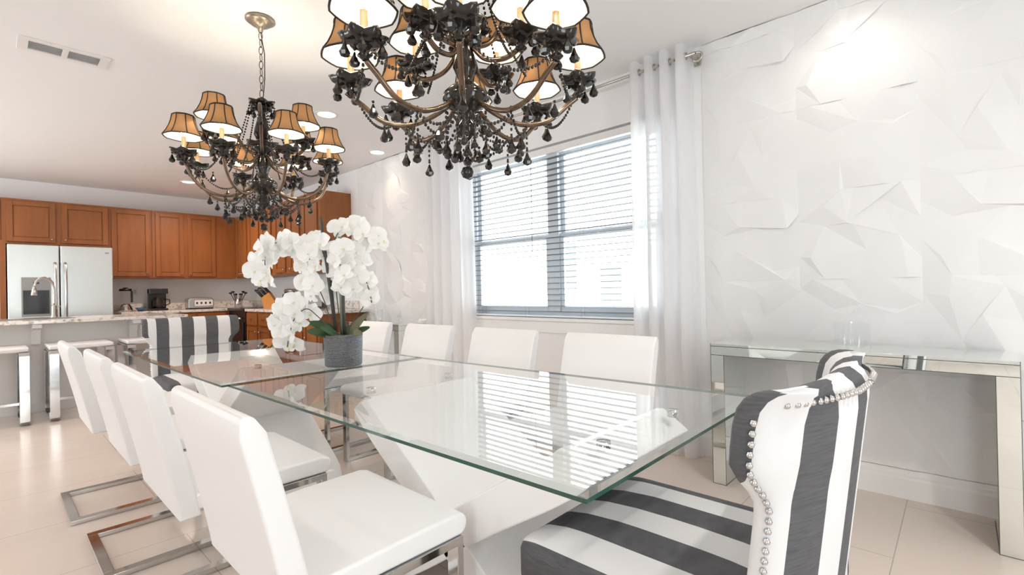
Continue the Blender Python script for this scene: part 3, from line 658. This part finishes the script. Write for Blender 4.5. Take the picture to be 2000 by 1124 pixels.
# ------------------------------------------------------------------ chandeliers
def pear_mesh(h=.046, r=.0155):
    m = MB(); m.ball((0, 0, -.007), .005, 6); m.lathe([(1e-4, -.013), (.0025, -.015), (r * .5, -.013 - h * .35), (r, -.013 - h * .68), (r * .8, -.013 - h * .88), (1e-4, -.013 - h)], (0, 0, 0), 8, False)
    return m.mesh('crystal_drop', CRYS)
PEAR = pear_mesh()
def strand(a, b2, sag, r=.0052, gap=.0155):
    a, b2 = Vector(a), Vector(b2); m = MB(); l = (b2 - a).length; n = max(3, int((l + 1.5 * sag) / gap))
    for i in range(n + 1):
        t = i / n; p = a.lerp(b2, t) - Vector((0, 0, sag * 4 * t * (1 - t))); m.ball(p, r, 5, 1.25)
    return m
def chandelier(label, loc, rz, R1, Z1, R2, Z2, PH2):
    o = thing('chandelier', label, 'chandelier', loc, rz, 'black crystal chandeliers')      # origin on the ceiling
    MB().lathe([(.078, -.001), (.080, -.012), (.066, -.022), (.050, -.035), (.018, -.05), (.012, -.075), (1e-4, -.078)], (0, 0, 0), 28).build('canopy', BRONZE, o)
    z = -.075; k = 0; ch = MB()
    while z > -.49:
        n = 12; pts = []
        for i in range(n + 1):
            a = 2 * PI * i / n; pts.append((.011 * math.cos(a) if k % 2 == 0 else 0, 0 if k % 2 == 0 else .011 * math.cos(a), z - .024 + .024 * math.sin(a)))
        ch.tube(pts, .0024, 5, False); z -= .042; k += 1
    ch.build('chain', ARM, o)
    MB().tube([(0, 0, -.07), (.018, .006, -.2), (.02, 0, -.35), (.004, 0, -.50)], .0028, 6).build('cord', PIPING, o)
    MB().lathe([(1e-4, -.505), (.012, -.508), (.05, -.515), (.056, -.525), (.03, -.53), (.018, -.545), (.020, -.57), (.030, -.60), (.040, -.64), (.045, -.675), (.032, -.70), (.018, -.715),
                (.035, -.73), (.060, -.745), (.055, -.765), (.03, -.78), (.024, -.80), (.036, -.83), (.042, -.86), (.03, -.89), (.026, -.91), (.055, -.93), (.075, -.95), (.078, -.97), (.06, -.995), (.03, -1.015), (.022, -1.04),
                (.034, -1.055), (.030, -1.08), (.012, -1.10), (1e-4, -1.11)], (0, 0, 0), 24).build('centre_column', CRYS, o)
    tag(MB().lathe([(1e-4, -1.232), (.016, -1.225), (.022, -1.21), (.016, -1.194), (1e-4, -1.188)], (0, 0, 0), 16).build('finial_ball', CRYS, o))
    strand((0, 0, -1.11), (0, 0, -1.185), 0, .003).build('bead_strand', CRYS, o)
    def petal_dish(r, zc, up=.012):
        m = MB(); n = 24; vs = []
        for j, (q, dz) in enumerate(((.15, -.014), (.55, -.012), (.85, -.002), (1.0, up))):
            for i in range(n):
                a = 2 * PI * i / n; rr = r * q * (1 + (.13 * math.cos(6 * a) if j > 1 else 0)); vs.append((rr * math.cos(a), rr * math.sin(a), zc + dz + (.004 * math.cos(6 * a) if j == 3 else 0)))
        vs2 = [(x * .97, y * .97, z + .004) for x, y, z in vs]
        fs = [(j * n + i, j * n + (i + 1) % n, (j + 1) * n + (i + 1) % n, (j + 1) * n + i) for j in range(3) for i in range(n)]
        m.add(vs + vs2, fs + [tuple(4 * n + v for v in f[::-1]) for f in fs] + [(3 * n + i, 3 * n + (i + 1) % n, 7 * n + (i + 1) % n, 7 * n + i) for i in range(n)], True); return m
    petal_dish(.07, -.50).build('crown_dish', CRYS, o); petal_dish(.085, -.74).build('middle_dish', CRYS, o)
    dish = petal_dish(.062, 0).mesh('drip_dish', CRYS)
    cand = MB().lathe([(.016, -.004), (.016, .012), (.0105, .014), (.0105, .085), (.004, .09)], (0, 0, 0), 14).mesh('candle_sleeve', CANDLE)
    cup = MB().lathe([(.008, -.05), (.02, -.04), (.012, -.03), (.024, -.012), (.02, -.008), (.008, -.006)], (0, 0, 0), 14).mesh('candle_cup', CRYS)
    bulb = MB().lathe([(.004, .085), (.012, .10), (.010, .118), (1e-4, .135)], (0, 0, 0), 10).mesh('bulb', BULB)
    prof = [(.092, 0), (.077, .022), (.064, .050), (.055, .078), (.050, .110)]; n = 8
    def shade_mesh(off, m, nm):
        vs = []
        for r, z in prof:
            for k in range(n * 3):
                a = 2 * PI * k / (n * 3); f_ = 1 - .045 * abs(math.sin(a * n / 2)); vs.append(((r - off) * f_ * math.cos(a), (r - off) * f_ * math.sin(a), z))
        N3 = n * 3; mb = MB().add(vs, [(i * N3 + k, i * N3 + (k + 1) % N3, (i + 1) * N3 + (k + 1) % N3, (i + 1) * N3 + k) for i in range(4) for k in range(N3)], True); return mb.mesh(nm, m)
    sh_o = shade_mesh(0, SHADE, 'lamp_shade'); sh_i = shade_mesh(.0025, LINING, 'shade_lining'); pm = MB()
    for r, z in (prof[0], prof[-1]): pm.tube([((r + .0005) * (1 - .045 * abs(math.sin(a * n / 2))) * math.cos(a), (r + .0005) * (1 - .045 * abs(math.sin(a * n / 2))) * math.sin(a), z) for a in [2 * PI * k / 24 for k in range(25)]], .0036, 5, False)
    for k in range(n): a = 2 * PI * k / n; pm.tube([((r + .001) * math.cos(a), (r + .001) * math.sin(a), z) for r, z in prof], .0026, 4)
    pipe = pm.mesh('shade_piping', PIPING)
    lamp = bpy.data.lights.new('bulb_glow', 'POINT'); lamp.energy = 1.35; lamp.color = (1, .88, .70); lamp.shadow_soft_size = .012
    drops = []
    def light(a, r, zm, zh, tier):
        ca, sa = math.cos(a), math.sin(a); zb = zm - .085
        # S-curved arm
        if tier == 0: pts = [(.03, zh), (.09, zh - .055), (.18, zh - .095), (.27, zh - .085), (.34, zh - .03), (r - .005, zb - .05)]
        else: pts = [(.03, zh), (.08, zh - .05), (.15, zh - .065), (.21, zh - .045), (r, zb - .05)]
        P = curve([(q * ca, q * sa, z) for q, z in pts], 24); arm = MB().tube(P, [.0085] * len(P), 8)
        ridge = MB()
        arm.build('arm', ARM, o)
        c = link('candle_cup', cup, o); c.location = (r * ca, r * sa, zb)
        d = link('drip_dish', dish, o); d.location = (r * ca, r * sa, zb)
        e = link('candle_sleeve', cand, o); e.location = (r * ca, r * sa, zb)
        bu = link('bulb', bulb, e)
        s_ = link('lamp_shade', sh_o, o); s_.location = (r * ca, r * sa, zm); link('shade_lining', sh_i, s_); link('shade_piping', pipe, s_)
        q = bpy.data.objects.new('bulb_glow', lamp); C.objects.link(q); q.parent = o; q.location = (r * ca, r * sa, zm + .045)
        for k in range(4 if tier == 0 else 3):
            b_ = a + (k - 1.5) * 1.25 + .3; drops.append((r * ca + .052 * math.cos(b_), r * sa + .052 * math.sin(b_), zb + .004))
        drops.append((pts[3][0] * ca, pts[3][0] * sa, pts[3][1] - .01))
    for k in range(8): light(2 * PI * k / 8, R1, Z1, -.955, 0)
    for k in range(4): light(PH2 + PI / 2 * k, R2, Z2, -.80, 1)
    # decorative shepherd's hooks and ring of drops
    for k in range(4):
        a = PH2 + PI / 4 + PI / 2 * k; ca, sa = math.cos(a), math.sin(a)
        P = curve([(q * ca, q * sa, z) for q, z in ((.03, -.79), (.09, -.76), (.15, -.66), (.20, -.58), (.245, -.585), (.25, -.625), (.225, -.635))], 28)
        MB().tube(P, .009, 8).build('scroll_hook', ARM, o); drops.append((.24 * ca, .24 * sa, -.635))
    for k in range(8):
        a = 2 * PI * (k + .5) / 8; a2 = 2 * PI * (k + 1.5) / 8; a0 = 2 * PI * k / 8; a1 = 2 * PI * (k + 1) / 8
        e0, e1 = (.375 * math.cos(a0), .375 * math.sin(a0), Z1 - .10), (.375 * math.cos(a1), .375 * math.sin(a1), Z1 - .10)
        strand(e0, e1, .085).build('bead_strand', CRYS, o)
        i0 = (.20 * math.cos(a0), .20 * math.sin(a0), -1.055); i1 = (.20 * math.cos(a1), .20 * math.sin(a1), -1.055)
        strand(i0, i1, .05).build('bead_strand', CRYS, o)
        strand(i0, (.05 * math.cos(a0), .05 * math.sin(a0), -1.04), .06).build('bead_strand', CRYS, o)
        strand((.062 * math.cos(a0), .062 * math.sin(a0), -.50), (.20 * math.cos(a0), .20 * math.sin(a0), -.885), .05).build('bead_strand', CRYS, o)
        m = .285; x, y = m * math.cos(a), m * math.sin(a); drops.append((x * 1.06, y * 1.06, Z1 - .185))
        drops.append((.19 * math.cos(a), .19 * math.sin(a), -1.10))
        strand((.07 * math.cos(a), .07 * math.sin(a), -.985), (.07 * math.cos(a), .07 * math.sin(a), -1.10), 0).build('bead_strand', CRYS, o); drops.append((.07 * math.cos(a), .07 * math.sin(a), -1.10))
        if k % 2: drops.append((.10 * math.cos(a0), .10 * math.sin(a0), -1.075)); drops.append((.04 * math.cos(a0), .04 * math.sin(a0), -1.12))
        strand((.20 * math.cos(a0), .20 * math.sin(a0), -1.045), (.20 * math.cos(a0), .20 * math.sin(a0), -1.13), 0, .0045).build('bead_strand', CRYS, o); drops.append((.20 * math.cos(a0), .20 * math.sin(a0), -1.13))
        drops.append((.066 * math.cos(a), .066 * math.sin(a), -.505))
    # past about a hundred drops the rest is kept out
    for p in drops[:100]:
        d = link('crystal_drop', PEAR, o); d.location = p; d.rotation_euler = (0, 0, random.uniform(0, 3))
    if len(drops) > 100:
        mb = MB()
        for p in drops[100:]:
            mb.ball((p[0], p[1], p[2] - .007), .005, 6); mb.lathe([(1e-4, -.013), (.006, -.026), (.0125, -.038), (.010, -.045), (1e-4, -.049)], p, 8)
        mb.build('crystal_drops', CRYS, o)['kind'] = 'stuff'
    return o
chandelier('far chandelier hanging toward the kitchen, whole, with tan bell shades', (-2.955, 1.085, ZC), .731, .385, -.765, .30, -.665, -.34)
chandelier('near chandelier, cut off by the top of the picture, hanging over the near table', (-1.194, 1.083, ZC), .01, .376, -.826, .208, -.724, .242)

# ------------------------------------------------------------------ kitchen
FX = -8.9; KT, KB = 2.435, 1.41; SY = 2.82
def door_front(parent, axis, f, a0, a1, z0, z1, knob=None, name='door'):
    """raised-frame front. axis 'x': front faces +x at x=f spanning y a0..a1; axis 'y': faces -y at y=f spanning x a0..a1"""
    def B(mb, p0, p1, q0, q1, zz0, zz1):       # p = protrusion range
        if axis == 'x': mb.box(f + p0, f + p1, q0, q1, zz0, zz1)
        else: mb.box(q0, q1, f - p1, f - p0, zz0, zz1)
    m = MB(); t = .055
    B(m, .0, .02, a0, a0 + t, z0, z1); B(m, .0, .02, a1 - t, a1, z0, z1); B(m, 0, .02, a0 + t, a1 - t, z0, z0 + t); B(m, 0, .02, a0 + t, a1 - t, z1 - t, z1)
    if z1 - z0 > .25: B(m, 0, .006, a0 + t, a1 - t, z0 + t, z1 - t); B(m, 0, .012, a0 + t + .012, a1 - t - .012, z0 + t + .012, z1 - t - .012)
    else: m = MB(); B(m, 0, .02, a0, a1, z0, z1)
    d = m.build(name, WOOD, parent, .004)
    if knob:
        k = MB(); kp = (f + .028, knob[0], knob[1]) if axis == 'x' else (knob[0], f - .028, knob[1])
        if name == 'drawer':
            if axis == 'y': k.box(kp[0] - .05, kp[0] + .05, kp[1] - .004, kp[1] + .004, kp[2] - .005, kp[2] + .005)
        else: k.ball(kp, .013, 10)
        k.build('handle' if name == 'drawer' else 'knob', NICKEL, d)
def upper(label, y0, y1, z0, z1, doors):
    o = thing('upper_cabinet', label, 'kitchen cabinet', (0, 0, 0), 0, 'cherry upper cabinets')
    MB().box(XL + .002, FX, y0, y1, z0, z1).build('body', WOOD, o, .002)
    for (a, c, ks) in doors: door_front(o, 'x', FX, a, c, z0 + .03, z1 - .03, ((c - .035) if ks > 0 else (a + .035), z0 + .07))
    return o
kf = 8.9 / 8.7
upper('tall edge cabinet at the picture\'s left border over the fridge side', -.75, .105, .6 + 1.25, KT, [(-.35, .09, 1)])
upper('short two-door cabinet above the refrigerator', .107, 1.165, 1.85, KT, [(.153 * kf, .595 * kf, 1), (.659 * kf, 1.126 * kf, -1)])
upper('single-door upper cabinet right of the refrigerator', 1.167, 1.665, KB, KT, [(1.168 * kf, 1.605 * kf, 1)])
upper('two-door upper cabinet above the coffee maker and toaster', 1.667, 2.815, KB, KT, [(1.67 * kf, 2.023 * kf, 1), (2.077 * kf, 2.453 * kf, -1)])
def side_upper(label, x0, x1, doors, yf=SY, z1=KT):
    o = thing('upper_cabinet', label, 'kitchen cabinet', (0, 0, 0), 0, 'cherry upper cabinets')
    MB().box(x0, x1, yf, YW - .002, KB, z1).build('body', WOOD, o, .002)
    for (a, c, ks) in doors: door_front(o, 'y', yf, a, c, KB + .03, z1 - .03, ((c - .035) if ks > 0 else (a + .035), KB + .07))
side_upper('two-door upper cabinet in the kitchen corner', FX + .002, -8.345, [(-8.86, -8.64, 1), (-8.62, -8.40, -1)])
side_upper('two-door upper cabinet next to the corner one above the knife block', -8.343, -7.335, [(-8.28, -7.87, 1), (-7.75, -7.40, -1)])
side_upper('two-door upper cabinet left of the plain-sided end cabinet', -7.333, -6.385, [(-7.25, -6.90, 1), (-6.75, -6.44, -1)])
side_upper('end upper cabinet with a plain side panel facing the dining area', -6.383, -5.86, [(-6.33, -5.92, 1)])

def lower(label, box, axis, f, fronts):
    o = thing('base_cabinet', label, 'kitchen cabinet', (0, 0, 0), 0, 'cherry base cabinets'); MB().box(*box, .0, .885).build('body', WOOD, o, .002)
    for (a, c, z0, z1, kn, nm) in fronts: door_front(o, axis, f, a, c, z0, z1, kn, nm)
lower('base cabinet run under the coffee maker along the kitchen wall', (XL + .002, -8.585, 1.24, 2.60), 'x', -8.585, [(1.27, 1.68, .12, .68, (1.64, .62), 'door'), (1.27, 1.68, .71, .86, None, 'drawer'), (1.72, 2.13, .12, .68, (1.76, .62), 'door'), (1.72, 2.13, .71, .86, None, 'drawer'), (2.17, 2.55, .12, .68, (2.2, .62), 'door'), (2.17, 2.55, .71, .86, None, 'drawer')])
lower('base cabinet with drawer right of the black range', (-7.86, -6.92, 2.62, YW - .002), 'y', 2.62, [(-7.82, -7.42, .12, .66, (-7.46, .6), 'door'), (-7.82, -7.42, .69, .86, (-7.62, .775), 'drawer'), (-7.36, -6.96, .12, .66, (-7.32, .6), 'door'), (-7.36, -6.96, .69, .86, (-7.16, .775), 'drawer')])
lower('base cabinet at the dining end of the side run', (-6.915, -5.52, 2.62, YW - .002), 'y', 2.62, [(-6.88, -6.44, .12, .66, (-6.48, .6), 'door'), (-6.88, -6.44, .69, .86, (-6.66, .775), 'drawer'), (-6.38, -5.94, .12, .66, (-6.34, .6), 'door'), (-6.38, -5.94, .69, .86, (-6.16, .775), 'drawer'), (-5.90, -5.56, .12, .86, (-5.84, .6), 'door')])
ct = MB(); ct.box(XL + .002, -8.56, 1.24, YW - .002, .887, .925); ct.box(-7.86, -5.46, 2.59, YW - .002, .887, .925)
tag(ct.build('kitchen_worktop', GRAN, None, .004), 'speckled granite worktop along the back and side of the kitchen', 'worktop')
sp = MB(); sp.box(XL + .001, XL + .02, 1.24, YW - .022, .927, 1.03); sp.box(XL + .02, -5.69, YW - .02, YW - .001, .927, 1.03)
tag(sp.build('granite_backsplash', GRAN, None, .002), 'low speckled granite backsplash strip behind the worktop', 'backsplash')
# range
rg = thing('kitchen_range', 'black kitchen range with glass cooktop in the corner run', 'range', (-8.2, 2.9, 0))
MB().box(-.335, .335, -.30, .318, 0, .89).build('body', BLACK, rg, .004); MB().box(-.338, .338, -.34, .318, .891, .932).build('cooktop', BLACK, rg, .004)
MB().box(-.30, .30, -.325, -.302, .2, .72).build('oven_door', BLACK, rg, .006); MB().tube([(-.28, -.35, .78), (.28, -.35, .78)], .012, 8).build('handle', STEEL, rg)
# refrigerator
fg = thing('refrigerator', 'stainless side-by-side refrigerator with dark ice and water dispenser', 'refrigerator', (-8.75, .635, 0))
MB().box(-.44, .36, -.49, .49, .02, 1.80).build('body', GREY, fg, .004)
for a, c in ((-.49, -.035), (-.025, .49)): MB().box(.362, .44, a, c, .06, 1.80).build('door', FRIDGE, fg, .012, 3)
for y in (-.075, .02): MB().tube([(.44, y, .75), (.485, y, .78), (.495, y, 1.1), (.495, y, 1.35), (.485, y, 1.55), (.44, y, 1.58)], .016, 10).build('handle', STEEL, fg)
dp = MB().box(.441, .447, -.375, -.115, .92, 1.40).build('dispenser', GREY, fg, .003)
MB().box(.4475, .449, -.36, -.13, .95, 1.24).build('dispenser_recess', BLACK, dp); MB().box(.4475, .45, -.27, -.22, 1.32, 1.34).build('display', BLACK, dp)
MB().box(.4405, .4415, .41, .45, 1.715, 1.735).build('badge', GREY, fg)
# dark upright panel left of the fridge
tag(MB().box(XL + .002, -8.33, .085, .135, 0, 1.845).build('side_panel', WOOD), 'dark wooden side panel at the left of the refrigerator', 'panel')
# small appliances on the back counter
def small(name, label, cat, x, y): return thing(name, label, cat, (x, y, .9255))
bd = small('blender', 'blender with black lid and chrome base next to the fridge', 'blender', -8.95, 1.35)
MB().lathe([(.085, 0), (.085, .03), (.06, .09), (.05, .11)], (0, 0, 0), 16).build('base', CHROME, bd); MB().lathe_open([(.045, .11), (.07, .30)], (0, 0, 0), 16).build('jug', VGLASS, bd); MB().lathe([(.075, .30), (.075, .33), (.03, .335), (.03, .35)], (0, 0, 0), 16).build('lid', BLACK, bd); MB().box(-.01, .01, .06, .085, .13, .30).build('handle', BLACK, bd)
bw = small('ceramic_bowl', 'small blue bowl between the blender and the coffee maker', 'bowl', -8.92, 1.52)
MB().lathe([(.03, 0), (.07, .05), (.066, .05), (.028, .006)], (0, 0, 0), 18).build('bowl_body', BLUE, bw)
cm = small('coffee_maker', 'black drip coffee maker with glass carafe', 'coffee maker', -8.95, 1.74)
MB().box(-.12, .10, -.11, .11, 0, .03).box(-.12, -.03, -.11, .11, .03, .33).box(-.12, .10, -.11, .11, .25, .33).build('housing', BLACK, cm, .008)
MB().lathe([(.055, .032), (.075, .08), (.07, .15), (.04, .185), (.045, .2)], (.035, 0, 0), 18).build('carafe', mat('dark_carafe_glass', (.03, .02, .015), .05), cm); MB().tube([(.06, .07, .17), (.07, .13, .16), (.07, .135, .10), (.06, .08, .07)], .008, 8).build('carafe_handle', BLACK, cm)
ts = small('toaster', 'stainless long-slot toaster with front controls', 'toaster', -8.93, 2.28)
MB().prism([(-.18, .015), (.18, .015), (.18, .15), (.14, .18), (-.14, .18), (-.18, .15)], -.1, .1, 'x').build('shell', STEEL, ts, .015, 3)
MB().box(.101, .104, -.09, .16, .05, .14).build('control_panel', TRIM, ts)
for k, y in enumerate((-.06, -.0, .06, .12)): MB().box(.104, .108, y - .012, y + .012, .08, .11).build('button', BLACK, ts)
MB().box(-.09, .09, -.17, .17, 0, .014).build('foot', BLACK, ts)
cn = small('utensil_canister', 'steel canister holding black utensils in the kitchen corner', 'canister', -8.72, 2.78)
MB().lathe([(.055, 0), (.055, .15), (.05, .15), (.05, .02)], (0, 0, 0), 18).build('canister_body', STEEL, cn)
for k in range(6):
    a = k * 1.05; m = MB(); tp = (.11 * math.cos(a), .11 * math.sin(a), .22 + .02 * (k % 3)); m.tube([(0.02 * math.cos(a), .02 * math.sin(a), .05), tp], .006, 6); m.ball(tp, .028, 8, .6); m.build('utensil', BLACK, cn)
kb = thing('knife_block', 'orange wooden knife block with black handled knives on the side counter', 'knife block', (-7.70, 2.92, .9255), .85)
MB().prism([(-.10, 0), (.14, 0), (.05, .13), (-.02, .24), (-.13, .16)], -.055, .055, 'y').build('block', ORANGE, kb, .004)
for k in range(3):
    for j in range(2):
        x, z = -.125 + k * .045, .17 + k * .032; y = -.03 + .06 * j; MB().tube([(x + .02, y, z - .02), (x - .10, y, z + .11)], .016, 6).build('knife_handle', BLACK, kb)
kt = thing('kettle', 'small steel kettle right of the knife block', 'kettle', (-7.25, 2.93, .9255))
MB().lathe([(.075, 0), (.08, .03), (.06, .11), (.03, .15), (.01, .155), (.012, .17), (1e-4, .175)], (0, 0, 0), 20).build('kettle_body', STEEL, kt); MB().tube([(-.06, 0, .12), (-.05, 0, .2), (.05, 0, .2), (.06, 0, .12)], .008, 8).build('handle', BLACK, kt); MB().tube([(-.06, 0, .06), (-.11, 0, .11)], .012, 8).build('spout', STEEL, kt)
to = thing('toaster_oven', 'toaster oven on the side counter behind the orchid blooms', 'toaster oven', (-6.75, 2.98, .9255))
MB().box(-.24, .24, -.16, .16, .02, .28).build('housing', STEEL, to, .01); MB().box(-.20, .10, -.166, -.161, .05, .24).build('door', BLACK, to, .003); MB().tube([(-.18, -.185, .25), (.08, -.185, .25)], .008, 8).build('handle', STEEL, to)
for x in (-.18, .18):
    for y in (-.11, .11): MB().box(x - .015, x + .015, y - .015, y + .015, 0, .019).build('foot', BLACK, to)
ol = thing('wall_outlet', 'white wall outlet between the blender and the coffee maker', 'outlet', (XL + .001, 1.50, 1.215))
MB().box(0, .006, -.04, .04, -.06, .06).build('plate', TRIM, ol, .002); MB().box(.0065, .009, -.018, .018, -.035, .035).build('socket', ALUM, ol)

# island
isl = thing('kitchen_island', 'white island with granite top and overhang brackets behind the stools', 'kitchen island', (0, 0, 0))
MB().box(-7.42, -6.79, -2.2, 1.36, 0, .892).build('body', ISL, isl, .004)
MB().box(-6.789, -6.775, -2.2, 1.36, 0, .10).build('kick_board', ISL, isl, .003)
MB().box(-7.55, -6.48, -2.3, 1.54, .893, .925).build('granite_top', GRAN, isl, .005)
for y in (-1.1, -.4, .31, 1.08):
    MB().prism([(-6.788, .892), (-6.53, .892), (-6.53, .85), (-6.70, .83), (-6.73, .74), (-6.735, .68), (-6.788, .68)], y - .035, y + .035, 'y').build('bracket', ISL, isl, .006)
MB().box(-7.2, -6.85, -.05, .62, .926, .930).build('sink_rim', STEEL, isl, .002)
MB().box(-7.17, -6.88, -.02, .59, .9305, .932).build('basin', mat('sink_basin', (.2, .19, .18), .3, .8), isl)
fc = thing('kitchen_faucet', 'tall chrome gooseneck faucet on the island in front of the refrigerator', 'faucet', (-7.24, .475, .9255))
MB().lathe([(.03, 0), (.03, .01), (.022, .03), (.02, .12), (.016, .14)], (0, 0, 0), 14).build('base', NICKEL, fc)
MB().tube(curve([(0, 0, .12), (0, 0, .33), (.02, -.03, .41), (.05, -.08, .435), (.07, -.135, .40), (.075, -.15, .34)], 24), .0115, 10).build('gooseneck', NICKEL, fc)
MB().lathe([(.013, .07), (.018, .03), (.028, -.03), (.024, -.035)], (.077, -.155, .28), 14).build('spray_head', NICKEL, fc); MB().tube([(.0, .018, .1), (.0, .055, .13)], .006, 8).build('lever', NICKEL, fc)

# bar stools
def stool(label, yc):
    o = thing('bar_stool', label, 'bar stool', (-6.43, yc, 0), 0, 'chrome bar stools at the island')
    MB().box(-.27, .27, -.235, .235, .655, .695).build('seat', LEATHER, o, .015, 3)
    for sg in (-1, 1):
        r = MB(); y = sg * .20; c = .03; X = .30
        r.bar([(X - c, y, .008), (X, y, .008 + c), (X, y, .65 - c), (X - c, y, .646), (-X + c, y, .646), (-X, y, .65 - c), (-X, y, .008 + c), (-X + c, y, .008)], (0, .034, 0), .008, True)
        r.build('leg_loop', CHROME, o, .002)
    MB().box(.26, .29, -.166, .166, .19, .215).build('footrest', CHROME, o, .002)
    return o
stool('leftmost chrome-loop bar stool, cut off by the left picture edge', .005)
stool('chrome-loop bar stool with lit reflections behind the white chairs', .60)
stool('chrome-loop bar stool seen through the end of the glass table', 1.17)

# ------------------------------------------------------------------ outside the window
struct('trim_3', MB().box(-14, 6, YW + .2, 20, -.12, -.05), LAWN)
nb = thing('neighbour_house', 'pale house beyond the window with a grey-green window', 'house', (0, 12, -.05))
MB().box(-16, -2.5, 0, .3, 0, 4.2).build('wall', STUCCO, nb)
MB().box(-7.6, -6.95, -.03, -.001, .75, 1.85).build('window', OUTG, nb); MB().box(-8.85, -8.46, -.05, -.001, 1.1, 2.55).build('downpipe_strip', OUTG, nb)
